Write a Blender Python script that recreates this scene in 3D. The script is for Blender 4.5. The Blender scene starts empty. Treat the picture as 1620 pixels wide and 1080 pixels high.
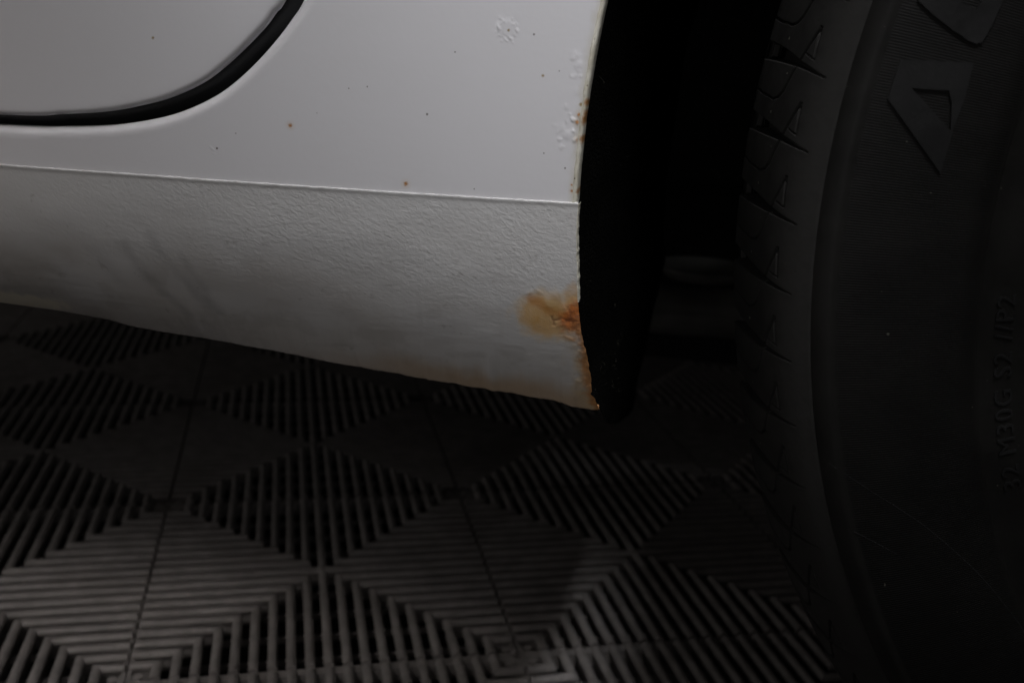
import bpy, bmesh, math, random
import numpy as np
from mathutils import Matrix, Vector
from mathutils.geometry import delaunay_2d_cdt

scene = bpy.context.scene
R = math.radians

# ------------------------------------------------------------------ camera
cam_data = bpy.data.cameras.new("camera")
cam = bpy.data.objects.new("camera", cam_data)
scene.collection.objects.link(cam)
yaw, pitch, roll = R(8.0), R(16.306), R(3.441)
fwd = Vector((-math.sin(yaw) * math.cos(pitch), math.cos(yaw) * math.cos(pitch), -math.sin(pitch)))
right = Vector((math.cos(yaw), math.sin(yaw), 0))
up = right.cross(fwd)
r2 = math.cos(roll) * right + math.sin(roll) * up
u2 = -math.sin(roll) * right + math.cos(roll) * up
cam.matrix_world = Matrix(((r2.x, u2.x, -fwd.x, 0.0), (r2.y, u2.y, -fwd.y, 0.0),
                           (r2.z, u2.z, -fwd.z, 0.3849), (0, 0, 0, 1)))
cam_data.sensor_width = 36.0
cam_data.lens = 35.0
cam_data.clip_start = 0.02
cam_data.clip_end = 60.0
cam_data.dof.use_dof = True
cam_data.dof.focus_distance = 0.365
cam_data.dof.aperture_fstop = 11.0
scene.camera = cam

# ------------------------------------------------------------------ light
world = bpy.data.worlds.new("World")
scene.world = world
world.use_nodes = True
world.node_tree.nodes["Background"].inputs[0].default_value = (1.0, 0.97, 0.93, 1)
world.node_tree.nodes["Background"].inputs[1].default_value = 0.02


def area_light(name, loc, target, sx, sy, power, col):
    d = bpy.data.lights.new(name, 'AREA')
    d.shape = 'RECTANGLE'
    d.size, d.size_y = sx, sy
    d.energy = power
    d.color = col
    o = bpy.data.objects.new(name, d)
    scene.collection.objects.link(o)
    o.location = loc
    o.rotation_euler = (Vector(target) - Vector(loc)).to_track_quat('-Z', 'Y').to_euler()
    return o


COOL, WARM = (0.985, 0.985, 1.0), (1.0, 0.94, 0.90)
area_light("ceiling_lamp", (0.14, 0.15, 1.25), (0.03, 0.34, 0.40), 0.30, 0.15, 1.55, COOL)
lamp = area_light("panel_fill_spot", (0.12, -0.05, 1.20), (-0.005, 0.335, 0.43), 0.15, 0.15, 0.21, COOL)  # added narrow spot: brightens the upper panel, falling off to the left
lamp.data.spread = R(30)
lamp = area_light("floor_fill_spot", (-0.42, -0.33, 1.0), (-0.33, 0.49, 0.0), 0.22, 0.22, 0.125, WARM)  # unseen spot added to brighten the near floor ribs
lamp.data.spread = R(30)
lamp = area_light("side_fill_spot", (-1.1, -0.4, 0.75), (-0.33, 0.47, 0.0), 0.3, 0.3, 0.04, WARM)  # weak fill added from the left for the floor
lamp.data.spread = R(35)
lamp = area_light("tread_fill_spot", (-0.50, -0.50, 0.50), (0.05, 0.36, 0.33), 0.2, 0.2, 0.034, (1.0, 0.98, 0.98))  # added spot that lifts the tread and the rusty sill end
lamp.data.spread = R(22)
area_light("front_fill", (0.0, -1.0, 0.90), (0.0, 0.35, 0.3), 1.0, 0.6, 0.14, WARM)  # broad frontal fill, added to lift the dark tyre and sill
area_light("right_fill", (0.7, -1.0, 0.80), (0.05, 0.35, 0.3), 0.6, 0.6, 0.75, (1.0, 0.97, 0.96))  # fill added on the right to lighten the lower sill
area_light("under_car_fill", (-2.0, 0.35, 0.35), (-0.3, 0.65, 0.0), 0.5, 0.3, 1.5, WARM)  # low fill added at the left for the floor under the car

vs = scene.view_settings
vs.view_transform = 'Standard'
vs.look = 'None'
vs.exposure = 0.0
vs.gamma = 1.0
vs.use_curve_mapping = False

# ------------------------------------------------------------------ helpers
WX, WZ = 0.372, 0.341          # wheel centre (x, z)


def link(name, me, parent=None):
    o = bpy.data.objects.new(name, me)
    scene.collection.objects.link(o)
    if parent is not None:
        o.parent = parent
    return o


def mesh_from(name, verts, faces, mat=None, smooth=True):
    me = bpy.data.meshes.new(name)
    me.from_pydata([tuple(map(float, v)) for v in verts], [], [tuple(map(int, f)) for f in faces])
    if mat:
        me.materials.append(mat)
    if smooth:
        me.polygons.foreach_set("use_smooth", [True] * len(me.polygons))
    me.update()
    return me


def grid_faces(nu, nv, closed_u=False):
    """vertex index = i*nv + j, i along u, j along v"""
    iu = np.arange(nu if closed_u else nu - 1)
    jv = np.arange(nv - 1)
    I, J = np.meshgrid(iu, jv, indexing='ij')
    I2 = (I + 1) % nu
    return np.stack([I * nv + J, I2 * nv + J, I2 * nv + J + 1, I * nv + J + 1], -1).reshape(-1, 4)


def grid_mesh(name, P, mat, closed_u=False, flip=False):
    nu, nv = P.shape[:2]
    f = grid_faces(nu, nv, closed_u)
    if flip:
        f = f[:, ::-1]
    V = P.reshape(-1, 3).astype(np.float32)
    me = bpy.data.meshes.new(name)
    me.vertices.add(len(V))
    me.vertices.foreach_set("co", V.ravel())
    me.loops.add(f.size)
    me.loops.foreach_set("vertex_index", f.ravel().astype(np.int32))
    me.polygons.add(len(f))
    me.polygons.foreach_set("loop_start", np.arange(0, f.size, 4, dtype=np.int32))
    me.polygons.foreach_set("use_smooth", np.ones(len(f), dtype=bool))
    me.materials.append(mat)
    me.update(calc_edges=True)
    me.validate()
    return me


def set_attr(me, name, arr):
    a = np.asarray(arr, dtype=np.float32)
    if a.ndim == 2:
        at = me.attributes.new(name, 'FLOAT_COLOR', 'POINT')
        c = np.ones((len(a), 4), np.float32)
        c[:, :3] = a
        at.data.foreach_set("color", c.ravel())
    else:
        at = me.attributes.new(name, 'FLOAT', 'POINT')
        at.data.foreach_set("value", a)


def _hash(ix, iy, seed):
    n = (ix.astype(np.int64) * 374761393 + iy.astype(np.int64) * 668265263 + seed * 1442695041) & 0xFFFFFFFF
    n = ((n ^ (n >> 13)) * 1274126177) & 0xFFFFFFFF
    n = n ^ (n >> 16)
    return (n & 0xFFFF) / 65535.0


def vnoise(x, y, seed=0):
    ix, iy = np.floor(x), np.floor(y)
    fx, fy = x - ix, y - iy
    fx = fx * fx * (3 - 2 * fx)
    fy = fy * fy * (3 - 2 * fy)
    a, b = _hash(ix, iy, seed), _hash(ix + 1, iy, seed)
    c, d = _hash(ix, iy + 1, seed), _hash(ix + 1, iy + 1, seed)
    return (a + (b - a) * fx) * (1 - fy) + (c + (d - c) * fx) * fy


def fbm(x, y, seed=0, oct=4):
    s, a, t = 0.0, 0.5, 0.0
    for k in range(oct):
        s = s + a * vnoise(x * 2 ** k + 17.3 * k, y * 2 ** k - 9.1 * k, seed + k)
        t += a
        a *= 0.5
    return s / t


def sstep(a, b, x):
    t = np.clip((x - a) / (b - a), 0, 1)
    return t * t * (3 - 2 * t)


def seg_dist(px, pz, pts):
    best = np.full(np.shape(px), 1e9)
    for (x0, z0), (x1, z1) in zip(pts[:-1], pts[1:]):
        dx, dz = x1 - x0, z1 - z0
        L = dx * dx + dz * dz + 1e-12
        t = np.clip(((px - x0) * dx + (pz - z0) * dz) / L, 0, 1)
        best = np.minimum(best, np.hypot(px - x0 - t * dx, pz - z0 - t * dz))
    return best


def catmull(pts, step):
    """smooth resampled polyline through pts with about constant spacing"""
    P = np.array(pts, float)
    Q = np.vstack([2 * P[0] - P[1], P, 2 * P[-1] - P[-2]])
    out = []
    for i in range(1, len(Q) - 2):
        for t in np.linspace(0, 1, 24, endpoint=False):
            a, b, c, d = Q[i - 1], Q[i], Q[i + 1], Q[i + 2]
            out.append(0.5 * (2 * b + (c - a) * t + (2 * a - 5 * b + 4 * c - d) * t * t + (3 * b - a - 3 * c + d) * t ** 3))
    out.append(P[-1])
    out = np.array(out)
    s = np.r_[0, np.cumsum(np.linalg.norm(np.diff(out, axis=0), axis=1))]
    n = max(2, int(round(s[-1] / step)))
    t = np.linspace(0, s[-1], n + 1)
    return np.stack([np.interp(t, s, out[:, 0]), np.interp(t, s, out[:, 1])], 1)


def tangents(C):
    T = np.gradient(C, axis=0)
    return T / (np.linalg.norm(T, axis=1, keepdims=True) + 1e-12)


# ------------------------------------------------------------------ materials
class NT:
    def __init__(self, name):
        self.m = bpy.data.materials.new(name)
        self.m.use_nodes = True
        self.t = self.m.node_tree
        self.b = self.t.nodes["Principled BSDF"]

    def n(self, kind, **kw):
        nd = self.t.nodes.new(kind)
        for k, v in kw.items():
            setattr(nd, k, v)
        return nd

    def l(self, a, b):
        self.t.links.new(a, b)

    def val(self, sock, v):
        if hasattr(v, 'is_output'):
            self.l(v, sock)
        else:
            sock.default_value = v

    def math(self, op, a, b=0.0, clamp=False):
        nd = self.n('ShaderNodeMath', operation=op, use_clamp=clamp)
        self.val(nd.inputs[0], a)
        self.val(nd.inputs[1], b)
        return nd.outputs[0]

    def mix(self, fac, a, b, mode='MIX'):
        nd = self.n('ShaderNodeMix', data_type='RGBA', blend_type=mode)
        self.val(nd.inputs[0], fac)
        for s, v in ((nd.inputs[6], a), (nd.inputs[7], b)):
            if hasattr(v, 'is_output'):
                self.l(v, s)
            else:
                s.default_value = (*v, 1)
        return nd.outputs[2]

    def coord(self, which='Object'):
        return self.n('ShaderNodeTexCoord').outputs[which]

    def noise(self, vec, scale, detail=3.0, rough=0.5, dist=0.0):
        nd = self.n('ShaderNodeTexNoise')
        self.l(vec, nd.inputs['Vector'])
        nd.inputs['Scale'].default_value = scale
        nd.inputs['Detail'].default_value = detail
        nd.inputs['Roughness'].default_value = rough
        nd.inputs['Distortion'].default_value = dist
        return nd.outputs[0]

    def ramp(self, fac, a, b, x0=0.0, x1=1.0):
        nd = self.n('ShaderNodeMapRange', interpolation_type='SMOOTHSTEP')
        self.l(fac, nd.inputs[0])
        nd.inputs[1].default_value = x0
        nd.inputs[2].default_value = x1
        nd.inputs[3].default_value = a
        nd.inputs[4].default_value = b
        return nd.outputs[0]

    def attr(self, name):
        nd = self.n('ShaderNodeAttribute', attribute_name=name)
        return nd

    def mapping(self, vec, rot=(0, 0, 0), scale=(1, 1, 1)):
        nd = self.n('ShaderNodeMapping')
        self.l(vec, nd.inputs['Vector'])
        nd.inputs['Rotation'].default_value = rot
        nd.inputs['Scale'].default_value = scale
        return nd.outputs[0]

    def bump(self, h, strength, dist, prev=None):
        nd = self.n('ShaderNodeBump')
        nd.inputs['Strength'].default_value = strength
        nd.inputs['Distance'].default_value = dist
        self.l(h, nd.inputs['Height'])
        if prev is not None:
            self.l(prev, nd.inputs['Normal'])
        return nd.outputs[0]

    def set(self, **kw):
        names = dict(col='Base Color', rough='Roughness', metal='Metallic', nrm='Normal', coat='Coat Weight',
                     coat_r='Coat Roughness', spec='Specular IOR Level', sheen='Sheen Weight')
        for k, v in kw.items():
            s = self.b.inputs[names[k]]
            if isinstance(v, tuple) and len(v) == 3:
                v = (*v, 1)
            self.val(s, v)
        return self.m


def spot_mask(m, vec, x, z, r, soft=0.5, warp=None):
    """round stain of radius r (metres) about x, z on the car side"""
    sx = m.n('ShaderNodeSeparateXYZ')
    m.l(vec, sx.inputs[0])
    dx = m.math('SUBTRACT', sx.outputs[0], x)
    dz = m.math('SUBTRACT', sx.outputs[2], z)
    d = m.math('SQRT', m.math('ADD', m.math('MULTIPLY', dx, dx), m.math('MULTIPLY', dz, dz)))
    if warp is not None:
        d = m.math('ADD', d, m.math('MULTIPLY', m.math('SUBTRACT', warp, 0.5), r * 1.3))
    return m.ramp(d, 1.0, 0.0, r * (1 - soft), r * (1 + soft))


WHITE = (0.715, 0.705, 0.73)


def make_paint():
    m = NT("white_car_paint")
    v = m.coord()
    col = m.attr("tint").outputs['Color']
    warp = m.noise(v, 2600, 2)
    # fine dust film
    f = m.noise(v, 38, 5, 0.6)
    col = m.mix(m.ramp(f, 0.0, 0.05, 0.35, 0.75), col, (0.52, 0.50, 0.47))
    # isolated rust specks and grit, each where the panel has it (x, z, radius, kind)
    for x, z, r, k in ((-0.1574, 0.3452, .0005, 'k'), (-0.1298, 0.3551, .00085, 'r'), (-0.0883, 0.3379, .0009, 'r'),
                       (-0.0810, 0.3622, .00045, 'k'), (-0.0423, 0.3772, .00055, 'o'), (-0.0544, 0.3908, .00055, 'o'),
                       (-0.1784, 0.3816, .0006, 'o'), (-0.0300, 0.3630, .0008, 'r'), (-0.0290, 0.3571, .0010, 'r'),
                       (-0.0296, 0.3655, .0007, 'r'), (-0.0291, 0.3688, .0008, 'o'), (-0.0302, 0.3400, .0006, 'r'),
                       (-0.0304, 0.3420, .0004, 'r'), (-0.0405, 0.3520, .0003, 'k'), (-0.0330, 0.3475, .00035, 'k'),
                       (-0.1500, 0.3510, .00028, 'k'), (-0.1020, 0.3700, .0003, 'k'), (-0.1085, 0.3690, .00025, 'k'),
                       (-0.0640, 0.3380, .0003, 'k'), (-0.0720, 0.3830, .0003, 'k'), (-0.0460, 0.3900, .0004, 'k'),
                       (-0.0370, 0.3790, .00025, 'k'), (-0.1200, 0.3600, .0002, 'k')):
        c = {'k': (0.06, 0.045, 0.035), 'r': (0.36, 0.15, 0.04), 'o': (0.30, 0.22, 0.10)}[k]
        r = r * 0.72
        mk = spot_mask(m, v, x, z, r, 0.7, warp)
        col = m.mix(mk, col, c)
        if k == 'r':
            col = m.mix(m.math('MULTIPLY', spot_mask(m, v, x, z, r * 2.2, 0.8, warp), 0.2), col, (0.55, 0.33, 0.13))
    peel = m.noise(v, 420, 2, 0.5)
    nrm = m.bump(peel, 0.10, 0.0004)
    return m.set(col=col, rough=m.ramp(f, 0.36, 0.46), coat=0.35, coat_r=0.22, nrm=nrm, spec=0.4)


def make_sill_paint():
    m = NT("stone_chip_coating")
    v = m.coord()
    col = m.attr("tint").outputs['Color']
    wr = m.attr("wrinkle").outputs['Fac']
    rs = m.attr("rust").outputs['Fac']
    f = m.noise(v, 45, 5, 0.6)
    col = m.mix(m.ramp(f, 0.0, 0.10, 0.35, 0.75), col, (0.45, 0.41, 0.37))
    # wrinkled orange peel, drawn out down to the right
    vm = m.mapping(m.mapping(v, rot=(0, R(-34), 0)), scale=(0.45, 1, 1.0))
    w1 = m.noise(vm, 800, 4, 0.55, 0.8)
    vm2 = m.mapping(m.mapping(v, rot=(0, R(-8), 0)), scale=(0.5, 1, 1.0))
    w2 = m.noise(vm2, 620, 3, 0.5, 0.6)
    h = m.math('MULTIPLY', m.math('ADD', w1, m.math('MULTIPLY', w2, 0.7)), wr)
    nrm = m.bump(h, 0.7, 0.00027)
    g = m.noise(v, 1500, 3, 0.6)
    nrm = m.bump(m.math('MULTIPLY', g, m.math('ADD', 0.15, rs)), 0.6, 0.0003, nrm)
    rough = m.math('ADD', 0.42, m.math('MULTIPLY', rs, 0.4))
    return m.set(col=col, rough=rough, nrm=nrm, coat=0.1, coat_r=0.25, spec=0.4)


def make_lip():
    m = NT("yellowed_seam_sealer")
    v = m.coord()
    f = m.noise(v, 160, 4, 0.6)
    col = m.mix(m.ramp(f, 0, 1, 0.3, 0.7), (0.68, 0.66, 0.58), (0.52, 0.49, 0.40))
    warp = m.noise(v, 900, 3)
    for x, z, r in ((-0.0270, 0.3640, .0017), (-0.0274, 0.3575, .0014), (-0.0268, 0.3660, .0012),
                    (-0.0276, 0.3400, .0010), (-0.0268, 0.3695, .0012)):
        col = m.mix(spot_mask(m, v, x, z, r, 0.6, warp), col, (0.34, 0.16, 0.05))
    g = m.ramp(m.noise(v, 700, 2), 0, 1, 0.68, 0.74)
    col = m.mix(g, col, (0.10, 0.08, 0.05))
    return m.set(col=col, rough=0.45, nrm=m.bump(m.noise(v, 500, 3), 0.5, 0.0004))


def make_rubber(name, base, rough, scale=240, lines=False, specks=True, parent_space=True):
    m = NT(name)
    v = m.coord()
    f = m.noise(v, 35, 5, 0.65)
    col = m.mix(m.ramp(f, 0, 1, 0.35, 0.7), base, tuple(c * 1.9 for c in base))
    if specks:
        s = m.ramp(m.noise(v, 520, 1, 0.3), 0, 1, 0.80, 0.83)
        col = m.mix(s, col, (0.12, 0.12, 0.10))
    nrm = m.bump(m.noise(v, scale, 4, 0.6), 0.35, 0.0006)
    if lines:
        # fine radial serrations moulded into the sidewall
        sx = m.n('ShaderNodeSeparateXYZ')
        m.l(v, sx.inputs[0])
        ang = m.math('ARCTAN2', sx.outputs[2], sx.outputs[0])
        rr = m.math('SQRT', m.math('ADD', m.math('MULTIPLY', sx.outputs[0], sx.outputs[0]),
                                   m.math('MULTIPLY', sx.outputs[2], sx.outputs[2])))
        band = m.math('MULTIPLY', m.ramp(rr, 0, 1, 0.2700, 0.2715), m.ramp(rr, 1, 0, 0.3125, 0.3140))
        col = m.mix(m.math('MULTIPLY', band, 0.45), col, tuple(c * 0.3 for c in base))  # shade held between the serrations, put into the colour
        wv = m.math('SINE', m.math('MULTIPLY', ang, 2300.0))
        nrm = m.bump(m.math('MULTIPLY', wv, band), 0.5, 0.00007, nrm)
    return m.set(col=col, rough=rough, nrm=nrm, spec=0.14)


def make_plain(name, col, rough, metal=0.0, scale=200, b=0.3, d=0.0006, spec=0.4):
    m = NT(name)
    v = m.coord()
    f = m.noise(v, scale * 0.2, 5, 0.6)
    c = m.mix(m.ramp(f, 0, 1, 0.3, 0.7), tuple(x * 0.75 for x in col), tuple(x * 1.2 for x in col))
    return m.set(col=c, rough=m.ramp(f, rough * 0.85, min(1, rough * 1.15)), metal=metal, spec=spec,
                 nrm=m.bump(m.noise(v, scale, 4), b, d))


def make_tile():
    m = NT("grey_plastic_tile")
    v = m.n('ShaderNodeNewGeometry').outputs['Position']
    f = m.noise(v, 60, 5, 0.65)
    c = m.mix(m.ramp(f, 0, 1, 0.3, 0.72), (0.175, 0.162, 0.158), (0.265, 0.246, 0.238))
    big = m.ramp(m.noise(v, 11, 4, 0.6), 0, 0.45, 0.45, 0.70)
    c = m.mix(big, c, (0.105, 0.092, 0.085))
    d = m.ramp(m.noise(v, 420, 2, 0.5), 0, 1, 0.68, 0.75)
    c = m.mix(d, c, (0.34, 0.31, 0.28))
    return m.set(col=c, rough=m.ramp(f, 0.38, 0.55), spec=0.4, nrm=m.bump(m.noise(v, 700, 3), 0.25, 0.0004))


PAINT = make_paint()
SILL = make_sill_paint()
LIP = make_lip()
TYRE = make_rubber("tyre_rubber", (0.0050, 0.0048, 0.0044), 0.60, lines=True)
TREAD = make_rubber("tread_rubber", (0.0088, 0.0085, 0.0080), 0.68)
LETTER = make_rubber("raised_letter_rubber", (0.0075, 0.0075, 0.0076), 0.55, specks=False)
SEAL = make_plain("black_door_seal", (0.012, 0.013, 0.014), 0.5)
LINER = make_plain("black_felt_liner", (0.0035, 0.0035, 0.0031), 0.95, scale=900, b=1.0, d=0.002, spec=0.02)
FIBRE = make_plain("liner_fibre", (0.014, 0.013, 0.009), 0.8, spec=0.2)
UNDER = make_plain("black_underseal", (0.012, 0.012, 0.012), 0.8, scale=300, b=0.8, d=0.002, spec=0.2)
STEEL = make_plain("grey_painted_steel", (0.15, 0.15, 0.14), 0.30, 0.0, 150)
RIM = make_plain("dark_alloy", (0.12, 0.12, 0.125), 0.35, 0.9)
TILE = make_tile()
SLAB = make_plain("dark_concrete", (0.030, 0.029, 0.028), 0.9, scale=80, b=0.5, d=0.002, spec=0.1)

# ------------------------------------------------------------------ floor: slab and ribbed tiles
S = 0.25                                     # tile edge
PITCH = S / 21
TROT = R(21.294)
TO = (-0.38799, 0.72182)                     # a tile corner on the floor
bm = bmesh.new()
bmesh.ops.create_grid(bm, x_segments=2, y_segments=2, size=9.0)
me = bpy.data.meshes.new("floor")
bm.to_mesh(me)
bm.free()
me.materials.append(SLAB)
floor = link("floor", me)
floor.location = (0, 0, -0.017)
floor["kind"] = "structure"
floor["label"] = "dark concrete slab under grey ribbed plastic garage tiles"
floor["category"] = "floor"

RW, RH = 0.0066, 0.0150                      # rib width and height


def rib_shape(k):
    """rib of the left triangle of a tile (tile centre at 0,0), running along +x from the edge to the diagonal"""
    y = (k + 0.5) * PITCH - S / 2
    hw = RW / 2
    # rounded bar on a narrow web
    prof = [(-0.0010, -RH), (-0.0010, -0.0062), (-hw * .55, -0.0058), (-hw * .90, -0.0045), (-hw, -0.0030), (-hw * .90, -0.0016),
            (-hw * .62, -0.0006), (-hw * .30, -0.0001), (0, 0.0), (hw * .30, -0.0001), (hw * .62, -0.0006), (hw * .90, -0.0016),
            (hw, -0.0030), (hw * .90, -0.0045), (hw * .55, -0.0058), (0.0010, -0.0062), (0.0010, -RH)]
    x0 = -S / 2 + 0.0014
    V, F = [], []
    sg = -1.0 if y < 0 else 1.0
    for a, z in prof:
        V.append((x0, y + a, z))
    for a, z in prof:
        yy = y + a
        xe = -abs(yy) - 0.0002
        if k == 10:
            xe = -abs(a) - 0.0002
        V.append((xe, yy, z))
    n = len(prof)
    for i in range(n - 1):
        F.append((i, n + i, n + i + 1, i + 1))
    b = len(V)
    V += V[:n] + V[n:2 * n]
    F.append(tuple(range(b, b + n)))
    F.append(tuple(reversed(range(b + n, b + 2 * n))))
    return V, F


def rotz(V, q):
    c, s = (1, 0, -1, 0)[q], (0, 1, 0, -1)[q]
    return [(x * c - y * s, x * s + y * c, z) for x, y, z in V]


def boxv(x0, x1, y0, y1, z0, z1):
    V = [(x, y, z) for z in (z0, z1) for y in (y0, y1) for x in (x0, x1)]
    F = [(0, 2, 3, 1), (4, 5, 7, 6), (0, 1, 5, 4), (2, 6, 7, 3), (0, 4, 6, 2), (1, 3, 7, 5)]
    return V, F


def merged(name, parts, mat, smooth=False):
    V, F = [], []
    for v, f in parts:
        o = len(V)
        V += v
        F += [tuple(i + o for i in ff) for ff in f]
    return mesh_from(name, V, F, mat, smooth)


# lower lattice of a tile: edge bars, cross bars under the ribs and corner locks
lat = []
h = S / 2
for q in range(4):
    v, f = boxv(-h + 0.0004, -h + 0.0028, -h + 0.004, h - 0.004, -0.015, -0.0040)
    lat.append((rotz(v, q), f))
    for t in (0.2, 0.42, 0.64, 0.86):
        x = -h + t * h
        w = abs(x) - 0.002
        v, f = boxv(x - 0.0011, x + 0.0011, -w, w, -0.0160, -0.0115)
        lat.append((rotz(v, q), f))
    # corner lock: little quarter post with a pin
    v, f = boxv(-h + 0.002, -h + 0.0125, -h + 0.002, -h + 0.0045, -0.015, -0.0045)
    lat.append((rotz(v, q), f))
    v, f = boxv(-h + 0.002, -h + 0.0045, -h + 0.0048, -h + 0.0125, -0.015, -0.0052)
    lat.append((rotz(v, q), f))
    n = 10
    cx, cy = -h + 0.0075, -h + 0.0075
    V = [(cx + 0.0030 * math.cos(2 * math.pi * i / n), cy + 0.0030 * math.sin(2 * math.pi * i / n), z)
         for z in (-0.015, -0.0035) for i in range(n)]
    F = [(i, (i + 1) % n, n + (i + 1) % n, n + i) for i in range(n)] + [tuple(range(n, 2 * n))]
    lat.append((rotz(V, q), F))
for k in (1, 19):
    for q in range(4):
        v, f = rib_shape(k)
        lat.append((rotz(v, q), f))
LAT = merged("floor_tile", lat, TILE)
RIBS = {k: mesh_from("rib", *rib_shape(k), TILE, True) for k in range(2, 19)}
ALLR = merged("ribs", [(rotz(rib_shape(k)[0], q), rib_shape(k)[1]) for k in range(2, 19) for q in range(4)], TILE, True)

ct, st = math.cos(TROT), math.sin(TROT)
rng = random.Random(4)
for i in range(-5, 7):
    for j in range(-4, 9):
        a, b = (i + 0.5) * S, (j + 0.5) * S
        t = link("floor_tile", LAT, floor)
        t.location = (TO[0] + a * ct - b * st, TO[1] + a * st + b * ct, 0.017 + rng.uniform(-.0005, 0))
        t.rotation_euler = (rng.uniform(-.001, .001), rng.uniform(-.001, .001), TROT + rng.uniform(-.002, .002))
        if (i, j) in ((0, -1), (1, -1), (-1, -1), (0, -2)):
            for q in range(4):
                for k in range(2, 19):
                    r = link("rib", RIBS[k], t)
                    r.rotation_euler = (0, 0, q * math.pi / 2)
        else:
            r = link("ribs", ALLR, t)
            r["kind"] = "stuff"

# ------------------------------------------------------------------ the car
car = bpy.data.objects.new("car", None)
scene.collection.objects.link(car)
car["label"] = "white car with rust spreading from its sill at the wheel arch"
car["category"] = "car"


def side_y(z):
    """depth of the body side at height z"""
    d = z - 0.42
    return 0.335 + np.where(d < 0, 0.6, 0.1) * d * d


crease = [(-0.95, 0.3322), (-0.60, 0.3322), (-0.35, 0.3326), (-0.2434, 0.3329), (-0.1931, 0.3334), (-0.1566, 0.3337),
          (-0.1117, 0.3343), (-0.0707, 0.3350), (-0.0277, 0.3359)]
gap_out = [(-0.95, 0.3420), (-0.60, 0.3435), (-0.35, 0.3452), (-0.2411, 0.3474), (-0.2159, 0.3487), (-0.1993, 0.3503),
           (-0.183, 0.3534), (-0.1708, 0.3571), (-0.1586, 0.3629), (-0.1504, 0.3685), (-0.1426, 0.3753),
           (-0.1348, 0.3834), (-0.1286, 0.3911), (-0.1248, 0.3967), (-0.114, 0.417), (-0.104, 0.444), (-0.096, 0.485),
           (-0.091, 0.55), (-0.086, 0.70), (-0.08, 0.95)]
gap_in = [(-0.95, 0.3470), (-0.60, 0.3480), (-0.35, 0.3494), (-0.2405, 0.3513), (-0.2154, 0.3532), (-0.1988, 0.3552),
          (-0.1864, 0.358), (-0.1742, 0.3617), (-0.1621, 0.3674), (-0.1541, 0.373), (-0.1463, 0.3797),
          (-0.1383, 0.3875), (-0.1346, 0.3922), (-0.1312, 0.3964), (-0.1205, 0.417), (-0.1105, 0.444),
          (-0.1025, 0.485), (-0.0975, 0.55), (-0.0925, 0.70), (-0.0865, 0.95)]
ARCH_R = 0.4003


def blister_height(x, z):
    """raised paint: a burst ring of blisters and clusters of bubbles beside the arch (metres)"""
    hgt = np.zeros_like(x)
    # ring blister
    dx, dz = (x + 0.0546) * 1e3, (z - 0.3912) * 1e3
    nn = fbm(x * 900, z * 900, 3, 3) - 0.5
    r = np.hypot(dx, dz * 0.95) + nn * 2.2
    hgt += 0.20e-3 * (1 - sstep(1.4, 3.4, r))
    rr = np.abs(r - 3.3)
    hgt += 0.15e-3 * (1 - sstep(0.1, 0.8, rr)) * sstep(0.42, 0.68, fbm(x * 1100 + 9, z * 1100, 5, 2))
    for bx, bz, br, bh in ((-3.0, 0.0, .75, .42), (-3.4, .7, .4, .22), (2.9, -.35, .5, .35), (0.9, -2.9, .55, .30),
                           (2.4, -1.9, .4, .2), (-1.6, 2.3, .45, .2), (1.7, 1.6, .5, .22), (1.2, 3.3, .35, .14),
                           (-2.6, 3.2, .5, .16), (-1.9, -3.9, .4, .14), (1.9, -4.2, .4, .14), (0.2, 1.2, 1.7, .10)):
        d = np.hypot(dx - bx, dz - bz) / br
        hgt += bh * 1e-3 * np.exp(-d * d)
    # clusters beside the arch, positions in mm from (-0.030, 0.3585)
    ex, ez = (x + 0.0300) * 1e3, (z - 0.3585) * 1e3
    w = (fbm(x * 1300, z * 1300, 8, 3) - 0.5) * 0.9
    for bx, bz, br, bh in ((-1.3, 5.1, .75, .55), (0.3, 6.6, .45, .45), (-2.6, 7.0, .5, .2), (-3.9, 9.2, .9, .18),
                           (-2.2, 5.6, .5, .2), (-5.0, 2.2, 1.3, .22), (-7.3, 2.9, .9, .12), (-2.8, 0.1, 1.6, .32),
                           (-5.4, -1.6, .7, .28), (-4.6, -4.0, .9, .25), (-1.2, 1.5, .6, .4), (-0.4, -1.4, .7, .45),
                           (-3.4, 4.4, .6, .2), (-6.2, 0.9, .6, .15), (0.2, 3.9, .6, .4),
                           (-2.2, 25.8, 1.5, .22), (-0.9, 22.9, 1.4, .25), (-3.0, 24.6, .9, .2), (-1.6, 19.2, .7, .16),
                           (-2.9, 18.9, .6, .18), (0.3, 19.3, .5, .2), (-0.8, 14.2, 1.2, .12), (-0.6, 21.0, .5, .15)):
        d = np.hypot(ex - bx + w, ez - bz + w * 0.7) / br
        hgt += bh * 1e-3 * np.exp(-d ** 3)
    fx, fz = (x + 0.1592) * 1e3, (z - 0.3450) * 1e3
    hgt += 0.35e-3 * np.exp(-((fx / 0.8) ** 2 + ((fz + 0.6 * fx) / 0.5) ** 2)) + 0.25e-3 * np.exp(-(((fx - 0.4) / 0.6) ** 2 + ((fz + 1.7) / 0.35) ** 2))
    return hgt * 0.42


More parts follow.
